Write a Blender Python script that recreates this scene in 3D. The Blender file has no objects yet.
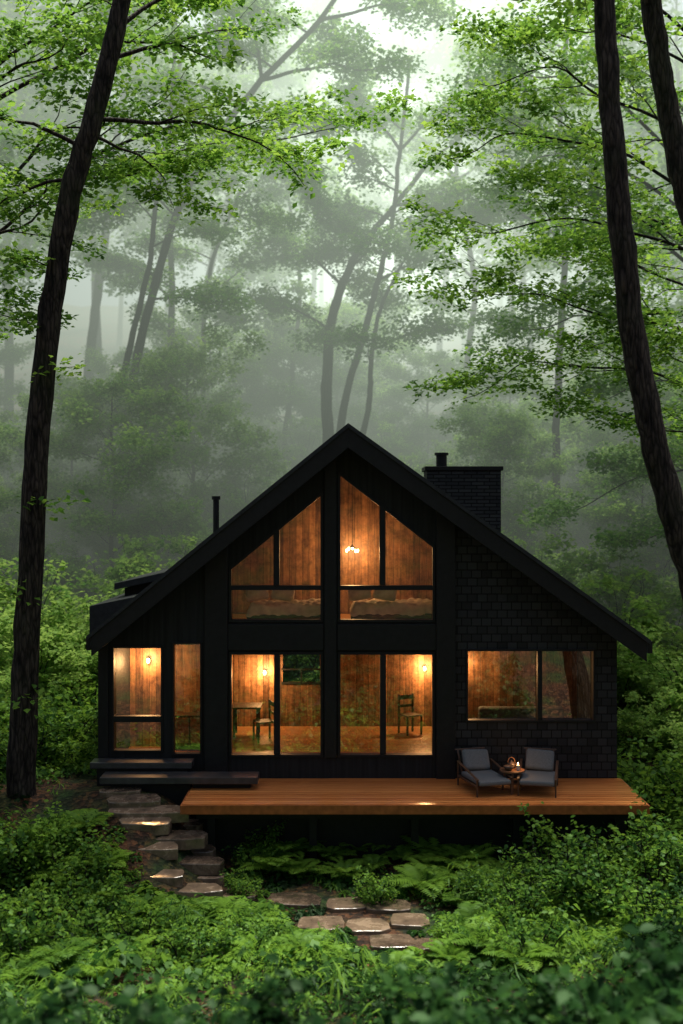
import bpy, bmesh, math, numpy as np
from mathutils import Vector, Matrix
rng = np.random.default_rng(7)
scene = bpy.context.scene
COL = scene.collection
scene.view_settings.view_transform = 'Standard'
scene.view_settings.look = 'None'
scene.view_settings.exposure = 0
R = math.radians
W = {}

# ------------------------------------------------------------------ image-pixel to world position and ground height helpers
CAMZ, CAMY, F = 5.32, -22.0, 1100.0
def P(px, py, d):
    return np.array([(px-341.5)*d/F, CAMY+d, CAMZ-(py-512)*d/F])

def smooth(a, b, x):
    t = np.clip((np.asarray(x, float)-a)/(b-a), 0, 1)
    return t*t*(3-2*t)
def wav(x, y, s=1.0, k=0.0):
    x = np.asarray(x, float)*s; y = np.asarray(y, float)*s
    return (np.sin(x*1.3+y*.7+k)+np.sin(x*-.6+y*1.7+2.1+k)+np.sin(x*2.9+y*2.3+4+k*2)*.5+np.sin(x*3.7-y*3.1+1+k)*.4)/2.9
YL = [-120,-60,-30,-22,-14,-9,-5,-3.6,-2.4,-1.1,6,10,20,40,80,130,400]
ZL = [30,14,5,3,.5,-1.1,-1.35,-1.1,-.62,-.05,-.05,0,3.5,10,22,34,60]
YR = [-120,-60,-30,-22,-14,-9,-5,-3.6,-2.4,-.3,6,10,20,40,80,130,400]
ZR = [30,14,5,3,.5,-1.1,-1.4,-1.35,-1.3,-1.1,-.5,0,3.5,10,22,34,60]
def gz(x, y):
    x = np.asarray(x, float); y = np.asarray(y, float)
    s = smooth(-3.7, -2.0, x)
    z = np.interp(y, YL, ZL)*(1-s)+np.interp(y, YR, ZR)*s
    amp = .04+.5*smooth(9, 30, np.abs(y))
    return z+amp*wav(x, y, .5)
def hit(px, py):
    for d in np.arange(8, 60, .05):
        p = P(px, py, d)
        if p[2] <= gz(p[0], p[1]): return p
    return p

# ------------------------------------------------------------------ object helpers
def link(ob, parent=None, wpos=(0,0,0)):
    COL.objects.link(ob)
    W[ob.name] = np.array(wpos, float)
    pw = np.zeros(3)
    if parent is not None:
        ob.parent = parent; pw = W[parent.name]
    ob.location = tuple(np.array(wpos)-pw)
    return ob
def empty(name, pos, label=None, cat=None, group=None):
    e = bpy.data.objects.new(name, None); e.empty_display_size = .3
    link(e, None, pos); tag(e, label, cat, group); return e
def tag(o, label=None, cat=None, group=None, kind=None):
    if label: o["label"] = label
    if cat: o["category"] = cat
    if group: o["group"] = group
    if kind: o["kind"] = kind
    return o
def mk(name, verts, faces, mat, parent=None, origin=None, fix=True, smoothf=False, bevel=0, bseg=2):
    v = np.array(verts, float).reshape(-1, 3)
    c = (v.min(0)+v.max(0))/2 if origin is None else np.array(origin, float)
    me = bpy.data.meshes.new(name)
    me.from_pydata((v-c).tolist(), [], faces)
    if fix:
        bm = bmesh.new(); bm.from_mesh(me); bmesh.ops.recalc_face_normals(bm, faces=bm.faces); bm.to_mesh(me); bm.free()
    if smoothf: me.polygons.foreach_set("use_smooth", [True]*len(me.polygons))
    me.materials.append(mat); me.update()
    ob = bpy.data.objects.new(name, me)
    link(ob, parent, c)
    if bevel:
        b = ob.modifiers.new("bevel", 'BEVEL'); b.width = bevel; b.segments = bseg; b.limit_method = 'ANGLE'
    return ob
BF = [(0,1,3,2),(4,6,7,5),(0,4,5,1),(2,3,7,6),(0,2,6,4),(1,5,7,3)]
class Geo:
    def __init__(s): s.v=[]; s.f=[]
    def add(s, v, f):
        n=len(s.v); s.v += [tuple(map(float,p)) for p in v]; s.f += [tuple(i+n for i in q) for q in f]; return s
    def box(s, x0,x1,y0,y1,z0,z1, M=None):
        v=[(x,y,z) for x in (x0,x1) for y in (y0,y1) for z in (z0,z1)]
        if M is not None: v=[tuple(M@Vector(p)) for p in v]
        return s.add(v, BF)
    def prism(s, poly, y0, y1):
        n=len(poly)
        v=[(x,y0,z) for x,z in poly]+[(x,y1,z) for x,z in poly]
        f=[tuple(range(n)), tuple(range(2*n-1,n-1,-1))]+[(i,(i+1)%n,(i+1)%n+n,i+n) for i in range(n)]
        return s.add(v,f)
    def cyl(s, p0, p1, r0, r1=None, n=12):
        r1 = r0 if r1 is None else r1
        p0=Vector(p0); p1=Vector(p1); d=(p1-p0).normalized()
        a=d.orthogonal().normalized(); b=d.cross(a)
        v=[p0+(a*math.cos(t)+b*math.sin(t))*r0 for t in np.linspace(0,2*math.pi,n,endpoint=False)]
        v+=[p1+(a*math.cos(t)+b*math.sin(t))*r1 for t in np.linspace(0,2*math.pi,n,endpoint=False)]
        f=[tuple(range(n)),tuple(range(2*n-1,n-1,-1))]+[(i,(i+1)%n,(i+1)%n+n,i+n) for i in range(n)]
        return s.add(v,f)
    def lathe(s, prof, c=(0,0,0), n=20):
        v=[];f=[]
        for r,z in prof:
            v+=[(c[0]+r*math.cos(t),c[1]+r*math.sin(t),c[2]+z) for t in np.linspace(0,2*math.pi,n,endpoint=False)]
        for k in range(len(prof)-1):
            for i in range(n):
                j=(i+1)%n; f.append((k*n+i,k*n+j,(k+1)*n+j,(k+1)*n+i))
        f.append(tuple(range(n))); m=(len(prof)-1)*n; f.append(tuple(range(m+n-1,m-1,-1)))
        return s.add(v,f)
    def mk(s, name, mat, parent=None, **k): return mk(name, s.v, s.f, mat, parent, **k)

def fastmesh(name, V, Fq, mat, tint=None, smoothf=False):
    V=np.asarray(V,np.float32); Fq=np.asarray(Fq,np.int32)
    me=bpy.data.meshes.new(name); k=Fq.shape[1]
    me.vertices.add(len(V)); me.vertices.foreach_set("co",V.ravel())
    me.loops.add(Fq.size); me.loops.foreach_set("vertex_index",Fq.ravel())
    me.polygons.add(len(Fq)); me.polygons.foreach_set("loop_start",np.arange(0,Fq.size,k,dtype=np.int32))
    me.polygons.foreach_set("loop_total",np.full(len(Fq),k,np.int32))
    if smoothf: me.polygons.foreach_set("use_smooth",np.ones(len(Fq),bool))
    if tint is not None:
        at=me.attributes.new("tint",'FLOAT','POINT'); at.data.foreach_set("value",np.asarray(tint,np.float32))
    me.update(calc_edges=True); me.materials.append(mat)
    return me

# ------------------------------------------------------------------ materials
def newmat(name):
    m=bpy.data.materials.new(name); m.use_nodes=True; nt=m.node_tree; nt.nodes.clear()
    def N(t, ins=None, **at):
        n=nt.nodes.new('ShaderNode'+t)
        for a,v in at.items(): setattr(n,a,v)
        for a,v in (ins or {}).items():
            if isinstance(v,bpy.types.NodeSocket): nt.links.new(v,n.inputs[a])
            else: n.inputs[a].default_value=v
        return n
    out=N('OutputMaterial')
    return m,nt,N,out
def ramp(N, fac, stops):
    r=N('ValToRGB',{'Fac':fac}); e=r.color_ramp.elements
    while len(e)<len(stops): e.new(.5)
    for i,(p,c) in enumerate(stops): e[i].position=p; e[i].color=(*c,1)
    return r.outputs['Color']
def planar(N, sx=1, sz=1):
    g=N('NewGeometry'); s=N('SeparateXYZ',{0:g.outputs['Position']})
    a=N('Math',{0:s.outputs['X'],1:s.outputs['Y']},operation='ADD')
    ax=N('Math',{0:a.outputs[0],1:sx},operation='MULTIPLY'); az=N('Math',{0:s.outputs['Z'],1:sz},operation='MULTIPLY')
    return N('CombineXYZ',{'X':ax.outputs[0],'Y':az.outputs[0]}).outputs[0]

def mat_plain(name,col,rough=.6,spec=.4,noise=.25,scale=6,bump=.15,metal=0):
    m,nt,N,out=newmat(name)
    tc=N('TexCoord'); n=N('TexNoise',{'Vector':tc.outputs['Object'],'Scale':scale,'Detail':6})
    c0=tuple(c*(1-noise) for c in col); c1=tuple(min(1,c*(1+noise)) for c in col)
    c=ramp(N,n.outputs['Fac'],[(.3,c0),(.7,c1)])
    b=N('Bump',{'Height':n.outputs['Fac'],'Strength':bump,'Distance':.02})
    p=N('BsdfPrincipled',{'Base Color':c,'Roughness':rough,'Specular IOR Level':spec,'Normal':b.outputs[0],'Metallic':metal})
    nt.links.new(p.outputs[0],out.inputs[0]); return m
def mat_siding(name,brick=False,bw=.2,rh=.16,ms=.01,c1=(.014,.015,.016),c2=(.034,.036,.038)):
    m,nt,N,out=newmat(name)
    if brick:
        v=planar(N)
        t=N('TexBrick',{'Vector':v,'Scale':1,'Brick Width':bw,'Row Height':rh,'Mortar Size':ms,'Color1':(*c1,1),'Color2':(*c2,1),'Mortar':(.0015,.0015,.0015,1)})
        t.offset=.43
        col=t.outputs['Color']; h=t.outputs['Fac']; inv=-.9
    else:
        v=planar(N,7.5,.25)
        n1=N('TexNoise',{'Vector':v,'Scale':2,'Detail':5}); col=ramp(N,n1.outputs['Fac'],[(.3,(.008,.009,.0095)),(.75,(.022,.024,.025))])
        v2=planar(N,1,0); w=N('TexWave',{'Vector':v2,'Scale':1.3,'Distortion':0},wave_profile='SAW'); h=w.outputs['Fac']; inv=.5
    b=N('Bump',{'Height':h,'Strength':abs(inv),'Distance':.02}); b.invert=inv<0
    p=N('BsdfPrincipled',{'Base Color':col,'Roughness':.6,'Specular IOR Level':.25,'Normal':b.outputs[0]})
    nt.links.new(p.outputs[0],out.inputs[0]); return m
def mat_planks(name, dark, light, width=.14, vertical=True, rough=.5, spec=.3, knots=0):
    m,nt,N,out=newmat(name)
    g=N('NewGeometry'); s=N('SeparateXYZ',{0:g.outputs['Position']})
    if vertical:
        a=N('Math',{0:s.outputs['X'],1:s.outputs['Y']},operation='ADD').outputs[0]; l=s.outputs['Z']
    else:
        a=s.outputs['Y']; l=s.outputs['X']
    u=N('Math',{0:a,1:1/width},operation='MULTIPLY').outputs[0]
    fl=N('Math',{0:u},operation='FLOOR').outputs[0]; fr=N('Math',{0:u},operation='FRACT').outputs[0]
    wn=N('TexWhiteNoise',{'W':fl},noise_dimensions='1D').outputs['Value']
    lz=N('Math',{0:l,1:.9},operation='MULTIPLY').outputs[0]
    off=N('Math',{0:wn,1:20},operation='MULTIPLY').outputs[0]
    lo=N('Math',{0:lz,1:off},operation='ADD').outputs[0]
    uu=N('Math',{0:a,1:14},operation='MULTIPLY').outputs[0]
    v=N('CombineXYZ',{'X':uu,'Y':lo}).outputs[0]
    n=N('TexNoise',{'Vector':v,'Scale':1.6,'Detail':7,'Distortion':.8}).outputs['Fac']
    mix=N('Math',{0:n,1:.65},operation='MULTIPLY').outputs[0]
    mw=N('MapRange',{'Value':wn,'To Min':0,'To Max':.36}).outputs[0]
    tot=N('Math',{0:mix,1:mw},operation='ADD').outputs[0]
    col=ramp(N,tot,[(.2,dark),(.75,light)])
    gap=N('MapRange',{'Value':fr,'From Min':0,'From Max':.09,'To Min':.08,'To Max':1}).outputs[0]
    mc=N('MixRGB',{'Fac':1,'Color1':col,'Color2':gap},blend_type='MULTIPLY').outputs[0]
    if knots:
        n3=N('TexNoise',{'Vector':g.outputs['Position'],'Scale':5,'Detail':6,'Roughness':.7}).outputs['Fac']
        k=N('MapRange',{'Value':n3,'From Min':.35,'From Max':.62,'To Min':.4,'To Max':1.15}).outputs[0]
        mc=N('MixRGB',{'Fac':1,'Color1':mc,'Color2':k},blend_type='MULTIPLY').outputs[0]
    b=N('Bump',{'Height':gap,'Strength':.5,'Distance':.01}).outputs[0]
    p=N('BsdfPrincipled',{'Base Color':mc,'Roughness':rough,'Specular IOR Level':spec,'Normal':b})
    nt.links.new(p.outputs[0],out.inputs[0]); return m
def mat_leaf(name, stops, trans=.42, gloss=.06, tv=1.7):
    m,nt,N,out=newmat(name)
    a=N('Attribute',attribute_name='tint')
    oi=N('ObjectInfo'); o=N('MapRange',{'Value':oi.outputs['Random'],'To Min':-.1,'To Max':.1}).outputs[0]
    f=N('Math',{0:a.outputs['Fac'],1:o},operation='ADD').outputs[0]
    col=ramp(N,f,stops)
    d=N('BsdfDiffuse',{'Color':col})
    hs=N('HueSaturation',{'Color':col,'Hue':.487,'Saturation':1.0,'Value':tv}).outputs[0]
    t=N('BsdfTranslucent',{'Color':hs})
    mx=N('MixShader',{0:trans,1:d.outputs[0],2:t.outputs[0]})
    gl=N('BsdfGlossy',{'Roughness':.45,'Color':(.5,.75,.45,1)})
    m2=N('MixShader',{0:gloss,1:mx.outputs[0],2:gl.outputs[0]})
    nt.links.new(m2.outputs[0],out.inputs[0]); return m
def mat_bark(name, c0, c1, moss=0.3):
    m,nt,N,out=newmat(name)
    tc=N('TexCoord'); mp=N('Mapping',{'Vector':tc.outputs['Object'],'Scale':(9,9,1.6)})
    n=N('TexNoise',{'Vector':mp.outputs[0],'Scale':1.3,'Detail':8,'Roughness':.65}).outputs['Fac']
    vo=N('TexVoronoi',{'Vector':mp.outputs[0],'Scale':1.6},feature='DISTANCE_TO_EDGE').outputs['Distance']
    col=ramp(N,n,[(.35,c0),(.65,c1)])
    vf=N('MapRange',{'Value':vo,'From Max':.18,'To Min':.3,'To Max':1.1}).outputs[0]
    col=N('MixRGB',{'Fac':1,'Color1':col,'Color2':vf},blend_type='MULTIPLY').outputs[0]
    n2=N('TexNoise',{'Vector':tc.outputs['Object'],'Scale':1.1,'Detail':4}).outputs['Fac']
    mf=N('MapRange',{'Value':n2,'From Min':.5,'From Max':.7,'To Max':moss}).outputs[0]
    mc=N('MixRGB',{'Fac':mf,'Color1':col,'Color2':(.025,.04,.012,1)}).outputs[0]
    h=N('Math',{0:n,1:vo},operation='ADD').outputs[0]
    b=N('Bump',{'Height':h,'Strength':1.0,'Distance':.08}).outputs[0]
    p=N('BsdfPrincipled',{'Base Color':mc,'Roughness':.85,'Specular IOR Level':.2,'Normal':b})
    nt.links.new(p.outputs[0],out.inputs[0]); return m
def mat_emit(name,col,st):
    m,nt,N,out=newmat(name); e=N('Emission',{'Color':(*col,1),'Strength':st}); nt.links.new(e.outputs[0],out.inputs[0]); return m
def mat_glass(name,k):
    m,nt,N,out=newmat(name)
    fr=N('Fresnel',{'IOR':1.6}).outputs[0]; f2=N('Math',{0:fr,1:k},operation='MULTIPLY').outputs[0]
    t=N('BsdfTransparent',{'Color':(.92,.94,.92,1)}); g=N('BsdfGlossy',{'Roughness':.005,'Color':(1,1,1,1)})
    mx=N('MixShader',{0:f2,1:t.outputs[0],2:g.outputs[0]}); nt.links.new(mx.outputs[0],out.inputs[0]); return m
def mat_ground():
    m,nt,N,out=newmat("forest_soil")
    g=N('NewGeometry').outputs['Position']
    n=N('TexNoise',{'Vector':g,'Scale':.9,'Detail':8}).outputs['Fac']
    v=N('TexVoronoi',{'Vector':g,'Scale':14}); 
    leafc=ramp(N,v.outputs['Color'],[(.2,(.015,.009,.005)),(.55,(.05,.024,.012)),(.9,(.15,.062,.025))])
    moss=ramp(N,v.outputs['Color'],[(.2,(.01,.022,.007)),(.9,(.035,.07,.016))])
    f=N('MapRange',{'Value':n,'From Min':.45,'From Max':.6}).outputs[0]
    c=N('MixRGB',{'Fac':f,'Color1':leafc,'Color2':moss}).outputs[0]
    b=N('Bump',{'Height':v.outputs['Distance'],'Strength':.8,'Distance':.05}).outputs[0]
    p=N('BsdfPrincipled',{'Base Color':c,'Roughness':.8,'Specular IOR Level':.25,'Normal':b})
    nt.links.new(p.outputs[0],out.inputs[0]); return m
def mat_stone():
    m,nt,N,out=newmat("wet_flagstone")
    g=N('NewGeometry').outputs['Position']
    n=N('TexNoise',{'Vector':g,'Scale':3.5,'Detail':9,'Roughness':.65}).outputs['Fac']
    oi=N('ObjectInfo').outputs['Random']; ov=N('MapRange',{'Value':oi,'To Min':-.09,'To Max':.09}).outputs[0]
    nn=N('Math',{0:n,1:ov},operation='ADD').outputs[0]
    c=ramp(N,nn,[(.3,(.06,.045,.032)),(.5,(.17,.12,.08)),(.72,(.32,.225,.145))])
    rg=ramp(N,n,[(.42,(.06,.06,.06)),(.62,(.34,.34,.34))])
    b=N('Bump',{'Height':n,'Strength':.35,'Distance':.02}).outputs[0]
    p=N('BsdfPrincipled',{'Base Color':c,'Roughness':rg,'Specular IOR Level':.8,'Normal':b})
    nt.links.new(p.outputs[0],out.inputs[0]); return m

M_SID=mat_siding("black_stained_boards"); M_SHI=mat_siding("black_shingles",True)
M_TRIM=mat_plain("black_trim",(.011,.012,.013),.5,.3,.2,9,.1)
M_ROOF=mat_plain("dark_slate_roofing",(.024,.027,.03),.55,.3,.3,12,.3)
M_BRICK=mat_siding("charcoal_brick",True,.3,.085,.012,(.025,.027,.03),(.05,.052,.055))
M_WOOD=mat_planks("warm_wall_boards",(.045,.021,.011),(.34,.17,.08),.15,knots=1)
M_FLOORI=mat_planks("oak_floor",(.2,.09,.035),(.42,.2,.08),.12,False,.3,.4)
M_DECK=mat_planks("oiled_cedar_decking",(.5,.135,.03),(.92,.36,.1),.142,False,.22,.65)
M_CEDAR=mat_plain("cedar_furniture",(.2,.09,.04),.45,.4,.3,8,.1)
M_FASC=mat_plain("cedar_fascia",(.36,.11,.03),.4,.4,.3,8,.1)
M_FRAMEW=mat_plain("dark_teak",(.09,.045,.024),.45,.4,.3,8,.1)
M_CUSH=mat_plain("charcoal_fabric",(.14,.15,.155),.9,.1,.25,60,.3)
M_LINEN=mat_plain("pale_linen",(.5,.42,.35),.9,.1,.3,5,.4)
M_DARKW=mat_plain("walnut",(.05,.026,.014),.6,.2,.3,8,.1)
M_GLASS=mat_glass("window_glass",5.0); M_GLASSU=mat_glass("gable_window_glass",2.2)
M_BULB=mat_emit("lit_bulb",(1,.62,.26),26)
M_BARK=mat_bark("dark_bark",(.006,.005,.0045),(.085,.068,.054))
M_BARKG=mat_bark("grey_bark",(.012,.012,.01),(.06,.056,.047),.4)
M_GROUND=mat_ground(); M_STONE=mat_stone()
M_SLATE=mat_plain("grey_slab",(.05,.05,.05),.3,.4,.3,5,.2)
M_LEAF=mat_leaf("fresh_leaves",[(.0,(.028,.085,.014)),(.45,(.085,.205,.027)),(1,(.23,.39,.056))],.52,.02,1.8)
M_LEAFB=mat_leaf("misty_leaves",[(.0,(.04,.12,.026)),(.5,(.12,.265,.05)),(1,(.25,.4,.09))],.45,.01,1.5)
M_HERB=mat_leaf("undergrowth_leaves",[(.0,(.006,.022,.006)),(.5,(.034,.105,.016)),(1,(.165,.31,.035))],.35,.02)
M_DARKLEAF=mat_leaf("deep_green_leaves",[(.0,(.005,.02,.006)),(.5,(.013,.048,.012)),(1,(.04,.11,.022))],.35,.015)

# ------------------------------------------------------------------ ground
def axis(segs):
    out=[]
    for a,b,s in segs: out+=list(np.arange(a,b,s))
    return np.array(out+[segs[-1][1]])
gx=axis([(-260,-40,12),(-40,-12,1.6),(-12,12,.25),(12,40,1.6),(40,260,12)])
gy=axis([(-120,-40,8),(-40,-15,1),(-15,10,.25),(10,60,1.5),(60,400,12)])
X,Y=np.meshgrid(gx,gy); Z=gz(X,Y)+.02*wav(X,Y,4)
V=np.stack([X,Y,Z],-1).reshape(-1,3); nx,ny=len(gx),len(gy)
i=np.arange(nx-1)[None,:]+np.arange(ny-1)[:,None]*nx
Fq=np.stack([i,i+1,i+1+nx,i+nx],-1).reshape(-1,4)
g=bpy.data.objects.new("ground",fastmesh("ground",V,Fq,M_GROUND,None,True)); link(g); tag(g,kind="structure")

# ------------------------------------------------------------------ leaves
T_QUAD=(np.array([(-.5,0,0),(.0,-.3,.07),(.5,0,-.08),(.0,.3,.07)]),np.array([(0,1,2,3)]))
T_OVAL=(np.array([(-.5,0,0),(-.15,-.27,.06),(.2,-.2,.05),(.5,0,-.12),(.2,.2,.05),(-.15,.27,.06),(.02,0,-.0)]),
        np.array([(0,1,2,6),(6,2,3,4),(0,6,4,5)]))
def nrm(a): return a/np.maximum(np.linalg.norm(a,axis=-1,keepdims=True),1e-9)
def leafmesh(name,C,Nn,S,tint,mat,A=None,tpl=T_QUAD,width=1.0):
    C=np.asarray(C,float); n=len(C); Nn=nrm(np.asarray(Nn,float))
    if A is None: A=rng.normal(0,1,(n,3))
    A=nrm(A-(A*Nn).sum(1,keepdims=True)*Nn); B=np.cross(Nn,A)
    tv,tf=tpl; S=np.broadcast_to(np.asarray(S,float),(n,)); Wd=np.broadcast_to(np.asarray(width,float),(n,))
    V=C[:,None,:]+S[:,None,None]*(tv[None,:,0,None]*A[:,None,:]+tv[None,:,1,None]*B[:,None,:]*Wd[:,None,None]+tv[None,:,2,None]*Nn[:,None,:])
    k=len(tv); Fc=(np.arange(n)[:,None,None]*k+tf[None]).reshape(-1,tf.shape[1])
    return fastmesh(name,V.reshape(-1,3),Fc,mat,np.repeat(np.asarray(tint,float),k))

class Tree:
    def __init__(s,seed,leaf=.11,per=22,spr=.38,flat=.1,sprout=(7,5,3),twig=.9,nj=.42,wd=1.0):
        s.r=np.random.default_rng(seed); s.V=[];s.F=[];s.n=0; s.sp=[]; s.leaf=leaf;s.per=per;s.spr=spr;s.flat=flat;s.sprout=sprout;s.twig=twig;s.nj=nj;s.wd=wd
    def tube(s,pts,rad,sides=8):
        pts=np.asarray(pts,float); rad=np.asarray(rad,float)
        t=nrm(np.gradient(pts,axis=0)); ref=np.array([1.,.13,.07]) if abs(t[0][2])>.6 else np.array([0.,.1,1.])
        a=nrm(np.cross(t,ref)); b=np.cross(t,a)
        th=np.linspace(0,2*np.pi,sides,endpoint=False)
        ring=pts[:,None]+rad[:,None,None]*(np.cos(th)[None,:,None]*a[:,None]+np.sin(th)[None,:,None]*b[:,None])
        if sides>8: ring+= (rad[:,None,None]*.08*np.sin(th*3+1)[None,:,None])*(ring-pts[:,None])/np.maximum(rad[:,None,None],1e-3)
        m=len(pts); i=np.arange(m-1)[:,None]*sides; j=np.arange(sides)[None]; j2=(j+1)%sides
        f=np.stack([i+j,i+j2,i+sides+j2,i+sides+j],-1).reshape(-1,4)+s.n
        s.V.append(ring.reshape(-1,3)); s.F.append(f); s.n+=m*sides
    def spline(s,ctrl,n):
        c=np.asarray(ctrl,float); t=np.linspace(0,len(c)-1,n); out=[]
        for u in t:
            i=min(int(u),len(c)-2); f=u-i
            p0=c[max(i-1,0)];p1=c[i];p2=c[i+1];p3=c[min(i+2,len(c)-1)]
            out.append(.5*((2*p1)+(-p0+p2)*f+(2*p0-5*p1+4*p2-p3)*f*f+(-p0+3*p1-3*p2+p3)*f**3))
        return np.array(out)
    def trunk(s,ctrl,rad,n=40,sides=14,flare=1.5):
        c=np.concatenate([np.asarray(ctrl,float),np.asarray(rad,float)[:,None]],1)
        q=s.spline(c,n); pts=q[:,:3]; r=q[:,3]*(1+(flare-1)*np.exp(-np.linspace(0,1,n)*22))
        pts=pts+s.r.normal(0,.012,pts.shape); s.tube(pts,r*s.r.uniform(.95,1.05,n),sides); return pts,q[:,3]
    def limb(s,p0,p1,r0,lev=0,sag=.08,curve=.18,leafy=True,start=.3):
        p0=np.asarray(p0,float);p1=np.asarray(p1,float); L=np.linalg.norm(p1-p0)
        n=max(5,int(L/.35)+2); t=np.linspace(0,1,n)[:,None]
        mid=np.array([0,0,L*curve])
        pts=p0+(p1-p0)*t+mid*np.sin(t*np.pi*.9)*(.6)
        ph=s.r.uniform(0,6,3); pts=pts+L*.035*np.sin(t*7+ph)*t+L*.02*np.sin(t*17+ph*2)*t
        rr=r0*(1-t[:,0]*.85); s.tube(pts,rr,7 if lev==0 else (5 if lev==1 else 4))
        d=nrm((p1-p0)[None])[0]
        if lev>=2 or L<s.twig:
            if leafy:
                for k in range(s.sprout[2]):
                    u=s.r.uniform(.3,1.05); q=pts[min(n-1,int(u*(n-1)))]
                    s.sp.append(q+s.r.normal(0,.06,3))
            return pts
        k=s.sprout[lev]; k=max(3,int(k*min(1.6,.5+L/7)))
        for c in range(k):
            u=start+(1-start)*(c+s.r.uniform(.1,.9))/k; q=pts[int(u*(n-1))]
            side=1 if c%2 else -1
            ang=side*s.r.uniform(.45,1.1); ca,sa=math.cos(ang),math.sin(ang)
            dd=np.array([d[0]*ca-d[1]*sa,d[0]*sa+d[1]*ca,d[2]*.35+s.r.normal(.03,.12+s.flat*.8)])
            if abs(d[2])>.8: dd=np.array([math.cos(ang*5+c),math.sin(ang*5+c),s.r.uniform(-.1,.5)])
            dd=nrm(dd[None])[0]
            LL=L*s.r.uniform(.3,.5)*(1.15-.5*u); LL=max(LL,.5)
            s.limb(q,q+dd*LL,max(.006,r0*(1-u*.85)*.55),lev+1,leafy=leafy,curve=.08)
        if leafy: s.sp.append(pts[-1])
        return pts
    def leaves(s,name,mat,origin,tbase=.5,tpl=T_QUAD,up=1.0):
        sp=np.array(s.sp); m=len(sp); n=m*s.per
        c=np.repeat(sp,s.per,0); r=s.spr*np.sqrt(s.r.uniform(0,1,n))*np.repeat(s.r.uniform(.6,1.35,m),s.per); th=s.r.uniform(0,2*np.pi,n)
        tilt=np.repeat(s.r.normal(0,.18,(m,2)),s.per,0)
        dx=r*np.cos(th);dy=r*np.sin(th); hz=s.r.normal(0,s.flat,n)
        off=np.stack([dx,dy,dx*tilt[:,0]+dy*tilt[:,1]-r*r*.25+hz],1)
        Nn=np.stack([s.r.normal(0,s.nj,n)-tilt[:,0],s.r.normal(0,s.nj,n)-tilt[:,1],np.full(n,up)],1)
        A=np.stack([dx,dy,-.35*r],1)+s.r.normal(0,.15,(n,3))
        S=s.leaf*s.r.uniform(.6,1.35,n)
        tint=tbase+np.repeat(s.r.normal(0,.16,m),s.per)+s.r.normal(0,.12,n)+hz*.35
        return leafmesh(name,c+off-origin,Nn,S,tint,mat,A,tpl,s.wd)
    def build(s,name,origin,bark,leafmat,label,cat="tree",group=None,tbase=.5,tpl=T_QUAD):
        origin=np.asarray(origin,float)
        root=empty(name,origin,label,cat,group)
        V=np.concatenate(s.V)-origin;Fq=np.concatenate(s.F)
        t=bpy.data.objects.new("trunk",fastmesh("trunk",V,Fq,bark,None,True)); COL.objects.link(t); t.parent=root
        if s.sp:
            c=bpy.data.objects.new("crown",s.leaves("crown",leafmat,origin,tbase,tpl)); COL.objects.link(c); c.parent=root
        return root
def copything(root,pos,rotz=0,scale=1,label=None,name=None,tilt=0):
    n=root.copy(); COL.objects.link(n); n.location=tuple(pos); n.rotation_euler=(tilt,0,rotz); n.scale=(scale,)*3
    if label: n["label"]=label
    for ch in root.children:
        c=ch.copy(); COL.objects.link(c); c.parent=n
        for g2 in ch.children:
            d=g2.copy(); COL.objects.link(d); d.parent=c
    return n
def on(x,y): return np.array([x,y,float(gz(x,y))])

# ------------------------------------------------------------------ hero trees
NEAR=dict(leaf=.15,per=21,spr=.46,wd=1.1,flat=.07,sprout=(6,4,3),nj=.38)
t=Tree(11,**NEAR)
ctrl=[P(22,835,21),P(22,800,21),P(24,700,21),P(31,560,21),P(38,430,21),P(52,300,21),P(72,190,21),P(98,100,21),P(120,10,21),P(142,-90,21),P(160,-240,21)]
pts,_=t.trunk(ctrl,[.28,.27,.25,.235,.225,.215,.205,.19,.17,.13,.05],60)
for i0,(ex,ey,d),r in [(38,(-40,120,20),.05),(40,(300,180,23),.05),(44,(225,60,22),.05),(46,(250,-20,23),.05),(36,(-30,230,22),.04),(39,(180,210,24),.04)]:
    t.limb(pts[i0],P(ex,ey,d),r)
for i0,dx in [(26,.7),(28,-.8),(20,.5),(31,-.9),(12,.4),(16,-.5)]:
    t.limb(pts[i0],pts[i0]+np.array([dx,-.2,.15]),.02,1)
t.build("tree",on(-6.1,-1),M_BARK,M_LEAF,"tall dark leaning tree beside the stone steps",tbase=.55)

t=Tree(12,**NEAR)
b=on(-10.2,3.5)
pts,_=t.trunk([b,b+[.2,0,4],b+[.1,0,8],b+[.6,-.3,12],b+[.9,-.3,17],b+[1,-.2,22]],[.26,.23,.2,.17,.12,.05],50)
for i0,(ex,ey,d),r in [(22,(70,190,24),.07),(26,(120,110,24),.07),(31,(60,40,23),.07),(34,(160,0,25),.06),(20,(20,320,24),.05),(28,(320,140,28),.07),(33,(240,40,27),.07),(25,(210,150,26),.06)]:
    t.limb(pts[i0],P(ex,ey,d),r)
t.build("tree",b,M_BARK,M_LEAF,"broadleaf tree with layered bright green branches",tbase=.62)

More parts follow.
